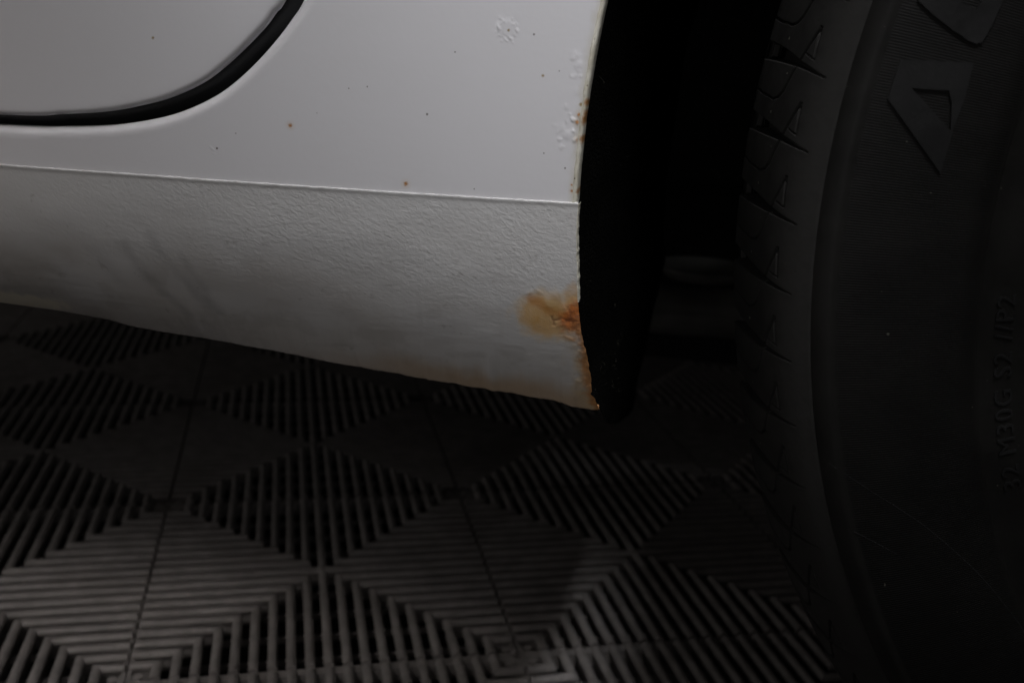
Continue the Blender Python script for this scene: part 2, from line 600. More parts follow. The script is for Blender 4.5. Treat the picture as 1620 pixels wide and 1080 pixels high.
def panel_mesh(name, outline, keep, dense_zones, relief=None):
    """triangulated sheet on the body side inside an outline of (x, z); returns verts, faces and the outline indices"""
    pts = [tuple(p) for p in outline]
    nb = len(pts)
    O = np.array(outline)
    cand = []
    for x0, x1, z0, z1, s in dense_zones:
        gx, gz = np.meshgrid(np.arange(x0, x1, s), np.arange(z0, z1, s), indexing='ij')
        g = np.stack([gx.ravel(), gz.ravel()], 1)
        ok = np.ones(len(g), bool)
        for y0, y1, w0, w1, s2 in dense_zones:
            if s2 < s:
                ok &= ~((g[:, 0] > y0 - s / 2) & (g[:, 0] < y1 + s / 2) & (g[:, 1] > w0 - s / 2) & (g[:, 1] < w1 + s / 2))
        cand.append(np.c_[g[ok], np.full(ok.sum(), s)])
    C = np.vstack(cand)
    # inside test (even-odd) and clearance from the outline
    x, z = C[:, 0], C[:, 1]
    inside = np.zeros(len(C), bool)
    near = np.full(len(C), 1e9)
    for (ax, az), (bx, bz) in zip(O, np.roll(O, -1, 0)):
        cr = (az > z) != (bz > z)
        with np.errstate(divide='ignore', invalid='ignore'):
            xi = ax + (z - az) * (bx - ax) / (bz - az)
        inside ^= cr & (x < xi)
        dx, dz = bx - ax, bz - az
        t = np.clip(((x - ax) * dx + (z - az) * dz) / (dx * dx + dz * dz + 1e-15), 0, 1)
        near = np.minimum(near, np.hypot(x - ax - t * dx, z - az - t * dz))
    C = C[inside & (near > np.minimum(C[:, 2] * 0.45, 0.0006))]
    allp = [Vector(p) for p in pts] + [Vector((a, b)) for a, b, _ in C]
    edges = [(i, (i + 1) % nb) for i in range(nb)]
    vo, eo, fo, ov, oe, of = delaunay_2d_cdt(allp, edges, [list(range(nb))], 1, 1e-6)
    V2 = np.array([(v[0], v[1]) for v in vo])
    back = {}
    for k, src in enumerate(ov):
        for s in src:
            back[s] = k
    Y = side_y(V2[:, 1])
    if relief is not None:
        Y = Y - relief(V2[:, 0], V2[:, 1])
    V = np.stack([V2[:, 0], Y, V2[:, 1]], 1)
    F = []
    for f in fo:
        f = list(f)
        a, b, c = V2[f[0]], V2[f[1]], V2[f[2]]
        if (b[0] - a[0]) * (c[1] - a[1]) - (b[1] - a[1]) * (c[0] - a[0]) < 0:
            f.reverse()
        F.append(f)                       # counter-clockwise seen from -y
    return V, F, [back[i] for i in range(nb)]


def add_hem(V, F, idx, normals2, rad, depth, flip):
    """roll the sheet inwards along outline vertices idx; normals2 point out of the sheet in (x, z)"""
    V = list(map(tuple, V))
    prev = list(idx)
    rows = [(math.sin(a), 1 - math.cos(a)) for a in (R(18), R(36), R(54), R(72), R(90))]
    offs = [(s * rad, c * rad) for s, c in rows] + [(rad, rad + depth * .3), (rad, rad + depth)]
    for s, c in offs:
        cur = []
        for k, i in enumerate(idx):
            bx, by, bz = V[i]
            cur.append(len(V))
            V.append((bx + normals2[k][0] * s, by + c, bz + normals2[k][1] * s))
        for k in range(len(idx) - 1):
            q = (prev[k], prev[k + 1], cur[k + 1], cur[k])
            F.append(tuple(reversed(q)) if flip else q)
        prev = cur
    return V, F


# --- quarter panel
HR = 0.0030
go = catmull(gap_out, 0.0015)
T = tangents(go)
Ng = np.stack([-T[:, 1], T[:, 0]], 1)               # towards the door (up / left)
gi_in = go - Ng * HR
cr = catmull(crease, 0.0015)
cr_p = cr + np.array([0, -0.0008])                  # tucked behind the coating's bead
ang0 = math.asin((0.3359 - WZ) / ARCH_R)
angs = np.linspace(math.pi - ang0, math.pi / 2 - 0.55, 420)
arch = np.stack([WX + ARCH_R * np.cos(angs), WZ + ARCH_R * np.sin(angs)], 1)
ca = -np.stack([np.cos(angs), np.sin(angs)], 1)     # towards the wheel
AR = 0.0016
arch_in = arch - ca * AR
outline = list(map(tuple, cr_p[:-1])) + list(map(tuple, arch_in))
n_arch0 = len(cr_p) - 1
outline += [(arch_in[-1][0], 0.95), (0.25, 0.95)]
n_gap0 = len(outline)
outline += list(map(tuple, gi_in[::-1]))
zones = [(-0.94, 0.60, 0.33, 0.95, 0.012), (-0.275, 0.0, 0.33, 0.425, 0.0016),
         (-0.0625, -0.0465, 0.3835, 0.3995, 0.0003), (-0.041, -0.0240, 0.3525, 0.3870, 0.0003), (-0.1620, -0.1560, 0.3420, 0.3475, 0.0003)]
V, F, idx = panel_mesh("p", outline, None, zones, blister_height)
ai = [idx[n_arch0 + k] for k in range(len(arch_in))]
gi = [idx[n_gap0 + k] for k in range(len(gi_in))]
nv0 = len(V)
V, F = add_hem(V, F, ai, ca, AR, 0.010, True)
V, F = add_hem(V, F, gi, Ng[::-1], HR, 0.016, True)
me = mesh_from("quarter_panel", V, F, PAINT)
VA = np.array(V)
tint = np.tile(np.array(WHITE), (len(VA), 1))
# dirty, yellowed strip where the panel meets the arch sealer
rad = np.hypot(VA[:, 0] - WX, VA[:, 2] - WZ)
yel = (1 - sstep(0.4010, 0.4042, rad + (fbm(VA[:, 0] * 500, VA[:, 2] * 500, 2, 3) - .5) * .002)) * 0.55
tint = tint * (1 - yel[:, None]) + np.array((0.50, 0.47, 0.37)) * yel[:, None]
set_attr(me, "tint", tint)
quarter = link("quarter_panel", me, car)

# --- door
DR = 0.0020
gi_c = catmull(gap_in, 0.0015)
T = tangents(gi_c)
Nd = np.stack([T[:, 1], -T[:, 0]], 1)               # towards the quarter panel
d_in = gi_c - Nd * DR
outline = list(map(tuple, d_in)) + [(-0.5, 0.95), (-0.95, 0.95)]
V, F, idx = panel_mesh("d", outline, None, [(-0.94, -0.05, 0.345, 0.95, 0.012), (-0.275, -0.09, 0.345, 0.425, 0.0020)])
V, F = add_hem(V, F, [idx[k] for k in range(len(d_in))], Nd, DR, 0.0012, True)
V = [(a, b - 0.0004, c) for a, b, c in V]
me = mesh_from("door", V, F, PAINT)
set_attr(me, "tint", np.tile(np.array(WHITE), (len(V), 1)))
door = link("door", me, car)

# --- rubber seal in the door gap, tucked under the door edge and the panel hem
offs = np.array((-0.0030, -0.0012, 0.0, 0.0012, 0.0024, 0.0036, 0.0050, 0.0070, 0.0100))
deps = np.array((0.0030, 0.0030, 0.0032, 0.0042, 0.0060, 0.0085, 0.0100, 0.0110, 0.0120))
P = np.zeros((len(gi_c), len(offs), 3))
for jj in range(len(offs)):
    c = gi_c + Nd * offs[jj]
    P[:, jj, 0], P[:, jj, 2] = c[:, 0], c[:, 1]
    P[:, jj, 1] = side_y(c[:, 1]) + deps[jj]
link("door_seal", grid_mesh("door_seal", P, SEAL), car)

# --- sill with stone-chip coating
bottom = [(-0.95, 0.2700), (-0.60, 0.2710), (-0.35, 0.2710), (-0.2652, 0.2693), (-0.2279, 0.2674), (-0.2094, 0.2652),
          (-0.1749, 0.2639), (-0.1185, 0.2606), (-0.0773, 0.2585), (-0.0372, 0.2559), (-0.0247, 0.2541), (-0.0100, 0.2536)]
arch_low = [(-0.0277, 0.3359), (-0.0277, 0.3276), (-0.0271, 0.3186), (-0.0263, 0.3094), (-0.0255, 0.2999),
            (-0.0235, 0.2874), (-0.0207, 0.2769), (-0.0183, 0.2625), (-0.0162, 0.2538)]
cb = catmull(bottom, 0.001)
cc = catmull(crease, 0.001)
cl = catmull(arch_low, 0.0005)
NU, NV = 640, 200
u = np.r_[np.linspace(-0.95, -0.285, 50, endpoint=False), np.linspace(-0.285, 0, NU - 50)]
v = np.linspace(0, 1, NV)
U0, VV = np.meshgrid(u, v, indexing='ij')
zc_end, zb_end = 0.3359, 0.2541
zr = zc_end + (zb_end - zc_end) * v
xr = np.interp(zr[::-1], cl[::-1, 1], cl[::-1, 0])[::-1]
# frayed, flaking edge towards the bottom of the arch
fr = (fbm(zr * 600, zr * 0 + 3.0, 11, 4) - 0.5) * 0.0009 * sstep(0.42, 0.75, v)
notch = 0.0008 * np.exp(-((v - 0.905) / 0.012) ** 2)
tab = 0.0004 * sstep(0.92, 0.95, v)
xr = xr + fr - notch + tab
X = -0.95 + (U0 + 0.95) / 0.95 * (xr[None, :] + 0.95)
ZC = np.interp(X, cc[:, 0], cc[:, 1])
ZB = np.interp(X, cb[:, 0], cb[:, 1]) + (fbm(X * 260, X * 0 + 1.7, 21, 4) - 0.5) * 0.0012 * sstep(-0.30, -0.05, X)
Z = ZC + (ZB - ZC) * VV
left = sstep(-0.05, -0.26, X)
rollin = 0.0068 * VV + (0.0172 + 0.010 * left) * VV ** 2.4
Y = side_y(ZC) - 0.0003 + rollin
# soft dents and waviness
Y += (fbm(X * 28, Z * 40, 31, 3) - 0.5) * 0.0008 * sstep(0.05, 0.3, VV)
mx, mz = (X + 0.0357) * 1e3, (Z - 0.2942) * 1e3       # millimetres about the rust
nA = fbm(X * 330, Z * 330, 41, 5) - 0.5
nB = fbm(X * 900, Z * 900, 47, 4) - 0.5
# ---- rust masks
ell = np.hypot((mx + 0.8) / 11.0, (mz + 1.0) / 9.2) + nA * 0.55
ochre = 1 - sstep(0.55, 1.20, ell)
ochre = np.maximum(ochre, (1 - sstep(0.5, 1.15, np.hypot((mx - 9.0) / 5.5, (mz - 1.5) / 12.0) + nA * 0.6)) * 0.9)
vein = 1 - sstep(0.4, 2.8, seg_dist(mx, mz, [(-7.0, 5.6), (-3.5, 4.6), (0.0, 1.4), (4.5, 0.2), (9, 1.0)]) + nA * 2.2 + nB * 1.0)
deep = 1 - sstep(0.30, 1.10, np.hypot((mx - 10.2) / 7.4, (mz + 1.0) / 9.0) + nA * 0.8 + nB * 0.25)
crack = 1 - sstep(0.15, 0.75, seg_dist(mx + nB * 1.2, mz + nA * 1.5, [(1.0, -0.8), (1.6, -2.6), (2.0, -4.2)]))
crack = np.maximum(crack, 1 - sstep(0.15, 0.65, seg_dist(mx + nB * 1.4, mz + nA * 2.0, [(1.4, -2.4), (4.5, -1.6), (8.0, -2.0), (10.5, -1.4)])))
crack = np.maximum(crack, 0.7 * (1 - sstep(0.1, 0.6, seg_dist(mx + nA * 2, mz + nB, [(6.5, 3.6), (7.6, 1.0), (9.0, -6.0)]))))
edge_d = (xr[None, :] - X) * 1e3                        # distance to the arch edge, mm
erust = (1 - sstep(0.6, 4.6, edge_d + nA * 4.5 + nB * 2)) * sstep(0.45, 0.60, VV)
pale = 1 - sstep(0.5, 1.0, np.hypot((mx + 0.5) / 4.5, (mz - 4.6) / 2.2) + nA * 0.7)
flake = (1 - sstep(1.5, 9.5, edge_d + nA * 8)) * sstep(0.55, 0.72, VV)
# ---- relief of the rust: lifted blistered paint, flakes and pits
bl = np.zeros_like(X)
for bx, bz, br, bh in ((-6.8, 8.3, .7, .28), (-4.2, 8.8, .6, .32), (-5.5, 9.3, .45, .28), (-8.4, 7.4, .6, .18), (-3.0, 8.1, .45, .24),
                       (2.0, 7.8, 2.2, .30), (-0.5, 4.5, 3.0, .35), (-5.5, -2.0, 4.0, .25), (5.5, 2.8, 2.0, .35)):
    bl += 0.5 * bh * np.exp(-(((mx - bx) / br) ** 2 + ((mz - bz) / br) ** 2))
bl += deep * (fbm(X * 520, Z * 520, 53, 4) - 0.35) * 0.55
bl += np.maximum(erust, flake) * (fbm(X * 420, Z * 300, 57, 5) - 0.4) * 1.0
bl -= crack * 0.18
Y -= bl * 1e-3
# sheen-breaking little creases low on the sill
Y -= (fbm(X * 120, Z * 700, 61, 3) - 0.5) * 0.00010 * sstep(0.5, 0.8, VV)
# bead along the top
jit = (fbm(X[:, :1] * 900, X[:, :1] * 0, 71, 3) - 0.5) * 0.0003
t_mm = (VV * (ZC - ZB)) * 1e3
bead = 0.00026 * np.exp(-((t_mm - 0.20) / 0.85) ** 2)
Y -= bead * (1 + jit * 900)
cols = []
top = [(0.0001, 0.0030), (0.0003, 0.0007), (0.0002, 0.0001)]
Xt = X[:, :1]
rows = []
for dz, dy in top:
    rows.append(np.stack([Xt, Y[:, :1] + dy, ZC[:, :1] + dz + jit], -1))
main = np.stack([X, Y, Z], -1)
main[:, 0, 2] += jit[:, 0]
# return under the car
rows2 = []
for dz, dy in ((-0.0006, 0.0010), (-0.0004, 0.0020), (0.0002, 0.0030), (0.0008, 0.0034)):
    q = main[:, -1:, :].copy()
    q[..., 1] += dy
    q[..., 2] += dz
    rows2.append(q)
P = np.concatenate(rows + [main] + rows2, 1)
me = grid_mesh("sill", P, SILL, flip=True)


def pad(a):
    return np.concatenate([np.repeat(a[:, :1], 3, 1), a, np.repeat(a[:, -1:], 4, 1)], 1)


white = np.array((0.55, 0.545, 0.545))
C = np.tile(white, (NU, NV, 1))


def lay(C, m, c):
    m = np.clip(m, 0, 1)[..., None]
    return C * (1 - m) + np.array(c) * m


# road grime: brownish film low down, grey scuffs, pale worn patch at the front
C = lay(C, 0.42 * sstep(0.40, 1.0, VV + (fbm(X * 40, Z * 60, 81, 5) - .5) * .9), (0.36, 0.33, 0.29))
C = lay(C, 0.22 * sstep(0.52, 0.68, fbm(X * 85, Z * 130, 89, 5)) * sstep(0.35, 0.7, VV), (0.27, 0.25, 0.23))
C = lay(C, 0.75 * sstep(0.84, 0.98, VV + (fbm(X * 90, Z * 60, 83, 4) - .5) * .12) * sstep(-0.16, -0.06, X), (0.36, 0.235, 0.12))
for pts, wd, a in (([(-0.199, 0.3060), (-0.194, 0.2950), (-0.187, 0.2850), (-0.181, 0.2770)], 1.6, .42),
                   ([(-0.187, 0.3100), (-0.181, 0.2990), (-0.174, 0.2870), (-0.168, 0.2790)], 1.5, .36),
                   ([(-0.1760, 0.3030), (-0.1730, 0.2960), (-0.1660, 0.2800)], 1.3, .30),
                   ([(-0.2120, 0.3020), (-0.2060, 0.2900)], 2.0, .18)):
    d = seg_dist(X * 1e3, Z * 1e3, [(a_ * 1e3, b_ * 1e3) for a_, b_ in pts])
    C = lay(C, 0.62 * a * (1 - sstep(0.0, wd * 2.6, d + nA * 3.0)) * (0.6 + 0.8 * fbm(X * 150, Z * 60, 87, 3)), (0.16, 0.155, 0.16))
C = lay(C, 0.95 * (1 - sstep(0.5, 1.1, np.hypot((X + 0.262) / 0.026, (Z - 0.2720) / 0.0055) + nA * .5)), (0.72, 0.68, 0.56))
C = lay(C, 0.35 * sstep(0.25, 0.5, VV) * (1 - sstep(0.5, 0.85, VV)) * sstep(0.52, 0.7, fbm(X * 22, Z * 45, 85, 4)), (0.48, 0.46, 0.45))
# rust colours
C = lay(C, 0.45 * (1 - sstep(0.9, 1.35, ell)), (0.64, 0.50, 0.32))
C = lay(C, ochre * (0.92 + 0.6 * nA), (0.58, 0.345, 0.125))
C = lay(C, pale * 0.55, (0.66, 0.47, 0.24))
C = lay(C, vein * 0.65, (0.46, 0.19, 0.035))
C = lay(C, deep * 0.98, (0.47, 0.125, 0.012))
C = lay(C, sstep(0.55, 1.0, deep) * sstep(-0.12, 0.18, nB + nA) * 0.85, (0.24, 0.058, 0.010))
C = lay(C, 0.75 * flake, (0.46, 0.33, 0.18))
C = lay(C, erust * 0.85, (0.40, 0.17, 0.045))
C = lay(C, erust * sstep(0.08, 0.2, nB) * 0.5, (0.16, 0.07, 0.025))
C = lay(C, crack * 0.5, (0.20, 0.06, 0.015))
# grit
g1 = sstep(0.80, 0.86, vnoise(X * 800, Z * 800, 91)) * sstep(0.75, 0.9, vnoise(X * 190, Z * 190, 93))
C = lay(C, g1 * 0.22, (0.12, 0.10, 0.08))
rust = np.clip(deep + erust + 0.3 * ochre + flake * 0.4, 0, 1)
wr = (0.25 + 0.75 * sstep(-0.30, -0.12, X)) * (1 - 0.85 * sstep(0.22, 0.85, VV)) * (1 - 0.7 * ochre)
wr = wr * (0.55 + 0.9 * fbm(X * 60, Z * 90, 95, 3))
set_attr(me, "tint", pad(C).reshape(-1, 3))
set_attr(me, "rust", pad(rust).reshape(-1))
set_attr(me, "wrinkle", pad(wr).reshape(-1))
sill = link("sill", me, car)
sill["label"] = "textured lower sill with orange rust patch and flaking end"

# --- bead of sealer along the wheel arch
na = 420
yy0 = side_y(arch[:, 1])
prof = [(0.0001, 0.0004), (0.0006, -0.0002), (0.0012, -0.0003), (0.0017, -0.0001), (0.0021, 0.0007), (0.0022, 0.0020), (0.0021, 0.009)]
P = np.zeros((len(arch), len(prof), 3))
wob = (fbm(angs * 160, angs * 0, 101, 3) - 0.5) * 0.0006
for jj, (s, d) in enumerate(prof):
    c = arch_in + ca * (s - 0.0004 + 0.35 * wob[:, None])
    P[:, jj, 0], P[:, jj, 2], P[:, jj, 1] = c[:, 0], c[:, 1], yy0 + d + wob
link("wheel_arch_lip", grid_mesh("wheel_arch_lip", P, LIP, flip=True), car)
# thin sealer line down the end of the sill
kk = np.where(v < 0.44)[0]
E_ = main[-1, kk, :]
P = np.zeros((len(kk), 4, 3))
for jj, (s, d) in enumerate(((-0.0004, 0.0001), (0.0001, -0.0001), (0.0003, 0.0003), (0.0003, 0.006))):
    P[:, jj, :] = E_ + np.array((s, d, 0))
    P[:, jj, 0] += (fbm(E_[:, 2] * 700, E_[:, 2] * 0, 103, 3) - 0.5) * 0.0005
link("sill_end_sealer", grid_mesh("sill_end_sealer", P, LIP), car)

# --- wheel arch liner: felt shell going in from the lip, dropping below the sill
la = np.linspace(math.pi / 2 - 0.55, math.pi + 0.20, 160)
rows = []
for t in np.linspace(0, 1, 24):
    dep0 = 0.3445 + 0.027 * np.clip((0.335 - (WZ + ARCH_R * np.sin(la))) / 0.08, 0, 1) ** 2
    dep = dep0 + 0.24 * t
    rr = ARCH_R + 0.0008 + 0.004 * np.clip(-np.sin(la) / 0.2, 0, 1) - 0.032 * t ** 0.9
    xs, zs = WX + rr * np.cos(la), WZ + rr * np.sin(la)
    rows.append(np.stack([xs, dep, zs], 1))
Lr = np.stack(rows, 1)
# lower end hangs behind the sill's ragged end down to a slanted hem
low = []
for s in np.linspace(0.05, 1, 26):
    q = Lr[-1].copy()
    tcol = np.linspace(0, 1, 24)
    zend = 0.250 - 0.085 * tcol ** 0.8
    xend = -0.0150 + 0.010 * tcol
    z0, x0 = q[:, 2].copy(), q[:, 0].copy()
    q[:, 2] = z0 + (zend - z0) * s
    q[:, 0] = x0 + (xend - x0) * s
    q[:, 1] += 0.006 * s
    low.append(q)
P = np.concatenate([Lr, np.stack(low, 0)], 0)
P[..., 0] += (fbm(P[..., 1] * 60, P[..., 2] * 60, 111, 4) - 0.5) * 0.003
liner = link("wheel_arch_liner", grid_mesh("wheel_arch_liner", P, LINER), car)
# loose felt fibres
fv, ff = [], []
rg = random.Random(7)
for _ in range(70):
    i, j = rg.randrange(95, P.shape[0] - 8), rg.randrange(1, 9)
    p0 = Vector(P[i, j])
    d = Vector((rg.uniform(.1, .8), rg.uniform(-1, .3), rg.uniform(-1, 1))).normalized() * rg.uniform(.0015, .005)
    b = Vector((rg.uniform(-1, 1), rg.uniform(-1, 1), rg.uniform(-1, 1))) * 0.0012
    sd = d.cross(Vector((0, 1, 0.2))).normalized() * 0.00007
    base = len(fv)
    for t in (0, .35, .7, 1):
        c = p0 + Vector((.0004, 0, 0)) + d * t + b * math.sin(t * 3.14)
        fv += [tuple(c + sd), tuple(c - sd), tuple(c + sd.cross(d).normalized() * .0001)]
    for k in range(3):
        for a, b2 in ((0, 1), (1, 2), (2, 0)):
            ff.append((base + 3 * k + a, base + 3 * k + b2, base + 3 * k + 3 + b2, base + 3 * k + 3 + a))
fib = link("fibres", mesh_from("fibres", fv, ff, FIBRE), liner)
fib["kind"] = "stuff"

# --- inner wall of the wheel well and underbody
V, F = [], []
for v_, f_ in (boxv(-0.06, 0.85, 0.86, 0.88, 0.13, 0.95), boxv(-1.2, -0.03, 0.395, 1.75, 0.272, 0.292),
               boxv(-1.2, 1.2, 1.0, 1.75, 0.30, 0.32), boxv(-0.95, -0.035, 0.39, 0.394, 0.275, 0.34),
               boxv(-0.04, 0.80, 0.60, 0.88, 0.60, 0.62)):
    o = len(V)
    V += v_
    F += [tuple(i + o for i in ff_) for ff_ in f_]
link("underbody", mesh_from("underbody", V, F, UNDER, False), car)


def tube(path, rad_, n=20):
    path = [Vector(p) for p in path]
    P = np.zeros((n, len(path), 3))
    for k, p in enumerate(path):
        d = (path[min(k + 1, len(path) - 1)] - path[max(k - 1, 0)]).normalized()
        a = d.cross(Vector((0, 0, 1)))
        a = a.normalized() if a.length > 1e-3 else Vector((1, 0, 0))
        b = a.cross(d)
        rk = rad_[k] if isinstance(rad_, (list, tuple)) else rad_
        for i in range(n):
            t = 2 * math.pi * i / n
            P[i, k] = p + a * rk * math.cos(t) + b * rk * math.sin(t)
    return P


# trailing arm with its spring seat, seen in the dark behind the tyre
ar = link("suspension_arm", grid_mesh("suspension_arm", tube(
    [(-0.20, 0.72, 0.212), (0.0, 0.735, 0.205), (0.10, 0.74, 0.206), (0.30, 0.72, 0.27), (0.37, 0.70, 0.33)],
    [0.019, 0.019, 0.020, 0.026, 0.03]), STEEL, closed_u=True), car)
sp = []
for z, rr in ((0.228, 0.012), (0.232, 0.028), (0.2385, 0.034), (0.2405, 0.0345), (0.2405, 0.0325), (0.236, 0.026), (0.2345, 0.0)):
    sp.append([(0.036 + rr * math.cos(a), 0.735 + rr * math.sin(a), z) for a in np.linspace(0, 2 * math.pi, 40, endpoint=False)])
P = np.array(sp).transpose(1, 0, 2)
link("spring_seat", grid_mesh("spring_seat", P, STEEL, closed_u=True), ar)
link("axle_beam", grid_mesh("axle_beam", tube([(0.37, 0.52, 0.335), (0.34, 0.66, 0.30), (0.30, 0.80, 0.22), (0.28, 1.2, 0.20), (0.28, 1.7, 0.20)],
                                              [0.05, 0.05, 0.045, 0.04, 0.04]), UNDER, closed_u=True), car)

# ------------------------------------------------------------------ wheel
wheel = bpy.data.objects.new("wheel", None)
scene.collection.objects.link(wheel)
wheel.parent = car
wheel.location = (WX, 0, WZ)

# carcass section (depth y, radius); shoulder strip lies lower to carry the tread blocks
sec = [(0.352, 0.226), (0.343, 0.230), (0.338, 0.2360), (0.3352, 0.2430), (0.3335, 0.2500), (0.3318, 0.2570), (0.3304, 0.2640),
       (0.3296, 0.2690), (0.3291, 0.2697), (0.3286, 0.2701), (0.3273, 0.2780), (0.3266, 0.2880), (0.3268, 0.2980),
       (0.3277, 0.3060), (0.3289, 0.3125), (0.3293, 0.3138), (0.3290, 0.3146), (0.3297, 0.3165), (0.3312, 0.3185), (0.3330, 0.3202),
       (0.3352, 0.3214), (0.3372, 0.3222), (0.3400, 0.3240), (0.3480, 0.3280), (0.3600, 0.3315), (0.3880, 0.3330), (0.3925, 0.3330), (0.3930, 0.3376),
       (0.3942, 0.3382), (0.3980, 0.3384), (0.4020, 0.3385), (0.4028, 0.3375), (0.4030, 0.3335), (0.4100, 0.3335), (0.4102, 0.3375),
       (0.4110, 0.3386), (0.4220, 0.3387), (0.4360, 0.3385), (0.4362, 0.3335), (0.4440, 0.3335), (0.4442, 0.3380),
       (0.4700, 0.3365), (0.4702, 0.3320), (0.4760, 0.3320), (0.4762, 0.3358),
       (0.4950, 0.3330), (0.5060, 0.3290), (0.5110, 0.3200), (0.5170, 0.2900), (0.5080, 0.2500), (0.495, 0.226)]
sec = np.array(sec)
th = np.linspace(0, 2 * math.pi, 420, endpoint=False)
P = np.zeros((len(th), len(sec), 3))
P[..., 0] = np.cos(th)[:, None] * sec[None, :, 1]
P[..., 2] = np.sin(th)[:, None] * sec[None, :, 1]
P[..., 1] = sec[None, :, 0]
tyre = link("tyre", grid_mesh("tyre", P, TYRE, closed_u=True, flip=True), wheel)

# shoulder tread block: one pitch, from the middle of one lateral groove to the next
NB = 87
bp = np.array([(0.3868, 0.3328), (0.3870, 0.3415), (0.3862, 0.3427), (0.3840, 0.3430), (0.3740, 0.34160), (0.3640, 0.33975), (0.3570, 0.33785), (0.3505, 0.33570),
               (0.3450, 0.33300), (0.3405, 0.32980), (0.3372, 0.32640), (0.3352, 0.32330), (0.3340, 0.32080), (0.3352, 0.3190)])
bp = np.vstack([bp[:2], catmull(bp[2:], 0.0004)])
bs = np.r_[0, np.cumsum(np.linalg.norm(np.diff(bp, axis=0), axis=1))]
ns, nt = 190, 150
s = np.linspace(0, bs[-1], ns)
by, br = np.interp(s, bs, bp[:, 0]), np.interp(s, bs, bp[:, 1])
ny, nr = np.gradient(by), np.gradient(br)
L = np.hypot(ny, nr)
# outward normal in (y, r): the strip runs from crown towards the sidewall
oy, orr = nr / L, -ny / L
sgn = np.sign(orr[ns // 3])
oy, orr = oy * sgn, orr * sgn
# sideways place across the block as seen square-on (0 crown edge, 95 shoulder), used for the sipe drawing
s_top = s - 0.0080
uu = np.interp(s_top, [0, 0.0015, 0.0115, 0.0216, 0.0287, 0.0356, 0.0417, 0.0472, 0.0520, 0.0557], [0, 2, 9, 18, 28, 42, 58, 76, 94, 110])
pv = 104.0                                              # drawing units per pitch
vvv = np.linspace(0, pv, nt)
UU, VV2 = np.meshgrid(uu, vvv, indexing='ij')
SS = np.repeat(s[:, None], nt, 1)


def groove_v(u_):
    return 0.26 * u_


Vd = VV2 + groove_v(UU)                                 # follow the slanted groove; Vd is measured downwards
dep = np.zeros_like(UU)
gd = np.minimum(VV2, pv - VV2)
gw = np.interp(UU, [0, 30, 60, 95], [15.0, 10.0, 5.0, 2.2])
gdep = np.interp(UU, [0, 30, 60, 95, 105], [0.0068, 0.0055, 0.0030, 0.0012, 0.0])
dep = np.maximum(dep, gdep * (1 - sstep(gw * 0.55, gw, gd)))
for off in (-pv, 0, pv):
    j1 = [(76, -38 + off), (53, 17 + off), (40, 55 + off), (34, 64 + off), (26, 68 + off), (10, 63 + off), (0, 54 + off)]
    d = seg_dist(UU, Vd, j1)
    dep = np.maximum(dep, 0.0024 * (1 - sstep(0.6, 1.8, d)))
    tri = [(76, -38 + off), (78, 6 + off), (64, 0 + off)]
    d = seg_dist(UU, Vd, tri)
    dep = np.maximum(dep, 0.0009 * (1 - sstep(0.5, 1.6, d)))
dep *= (SS > 0.0060)
dth = 2 * math.pi / NB
phi = (Vd / pv) * dth                                   # downwards on the left of the wheel = increasing angle from pi
rr_ = br[:, None] - dep * orr[:, None]
yy_ = by[:, None] - dep * oy[:, None]
ang = math.pi + phi
P = np.stack([rr_ * np.cos(ang), yy_, rr_ * np.sin(ang)], -1)
BLOCK = grid_mesh("tread_block", P, TREAD)
ph0 = R(11.3)
for k in range(NB):
    o = link("tread_block", BLOCK, tyre)
    o.rotation_euler = (0, -(k * dth), 0)

# --- raised lettering on the sidewall
def side_surface(r_):
    return np.interp(r_, sec[:24, 1], sec[:24, 0])


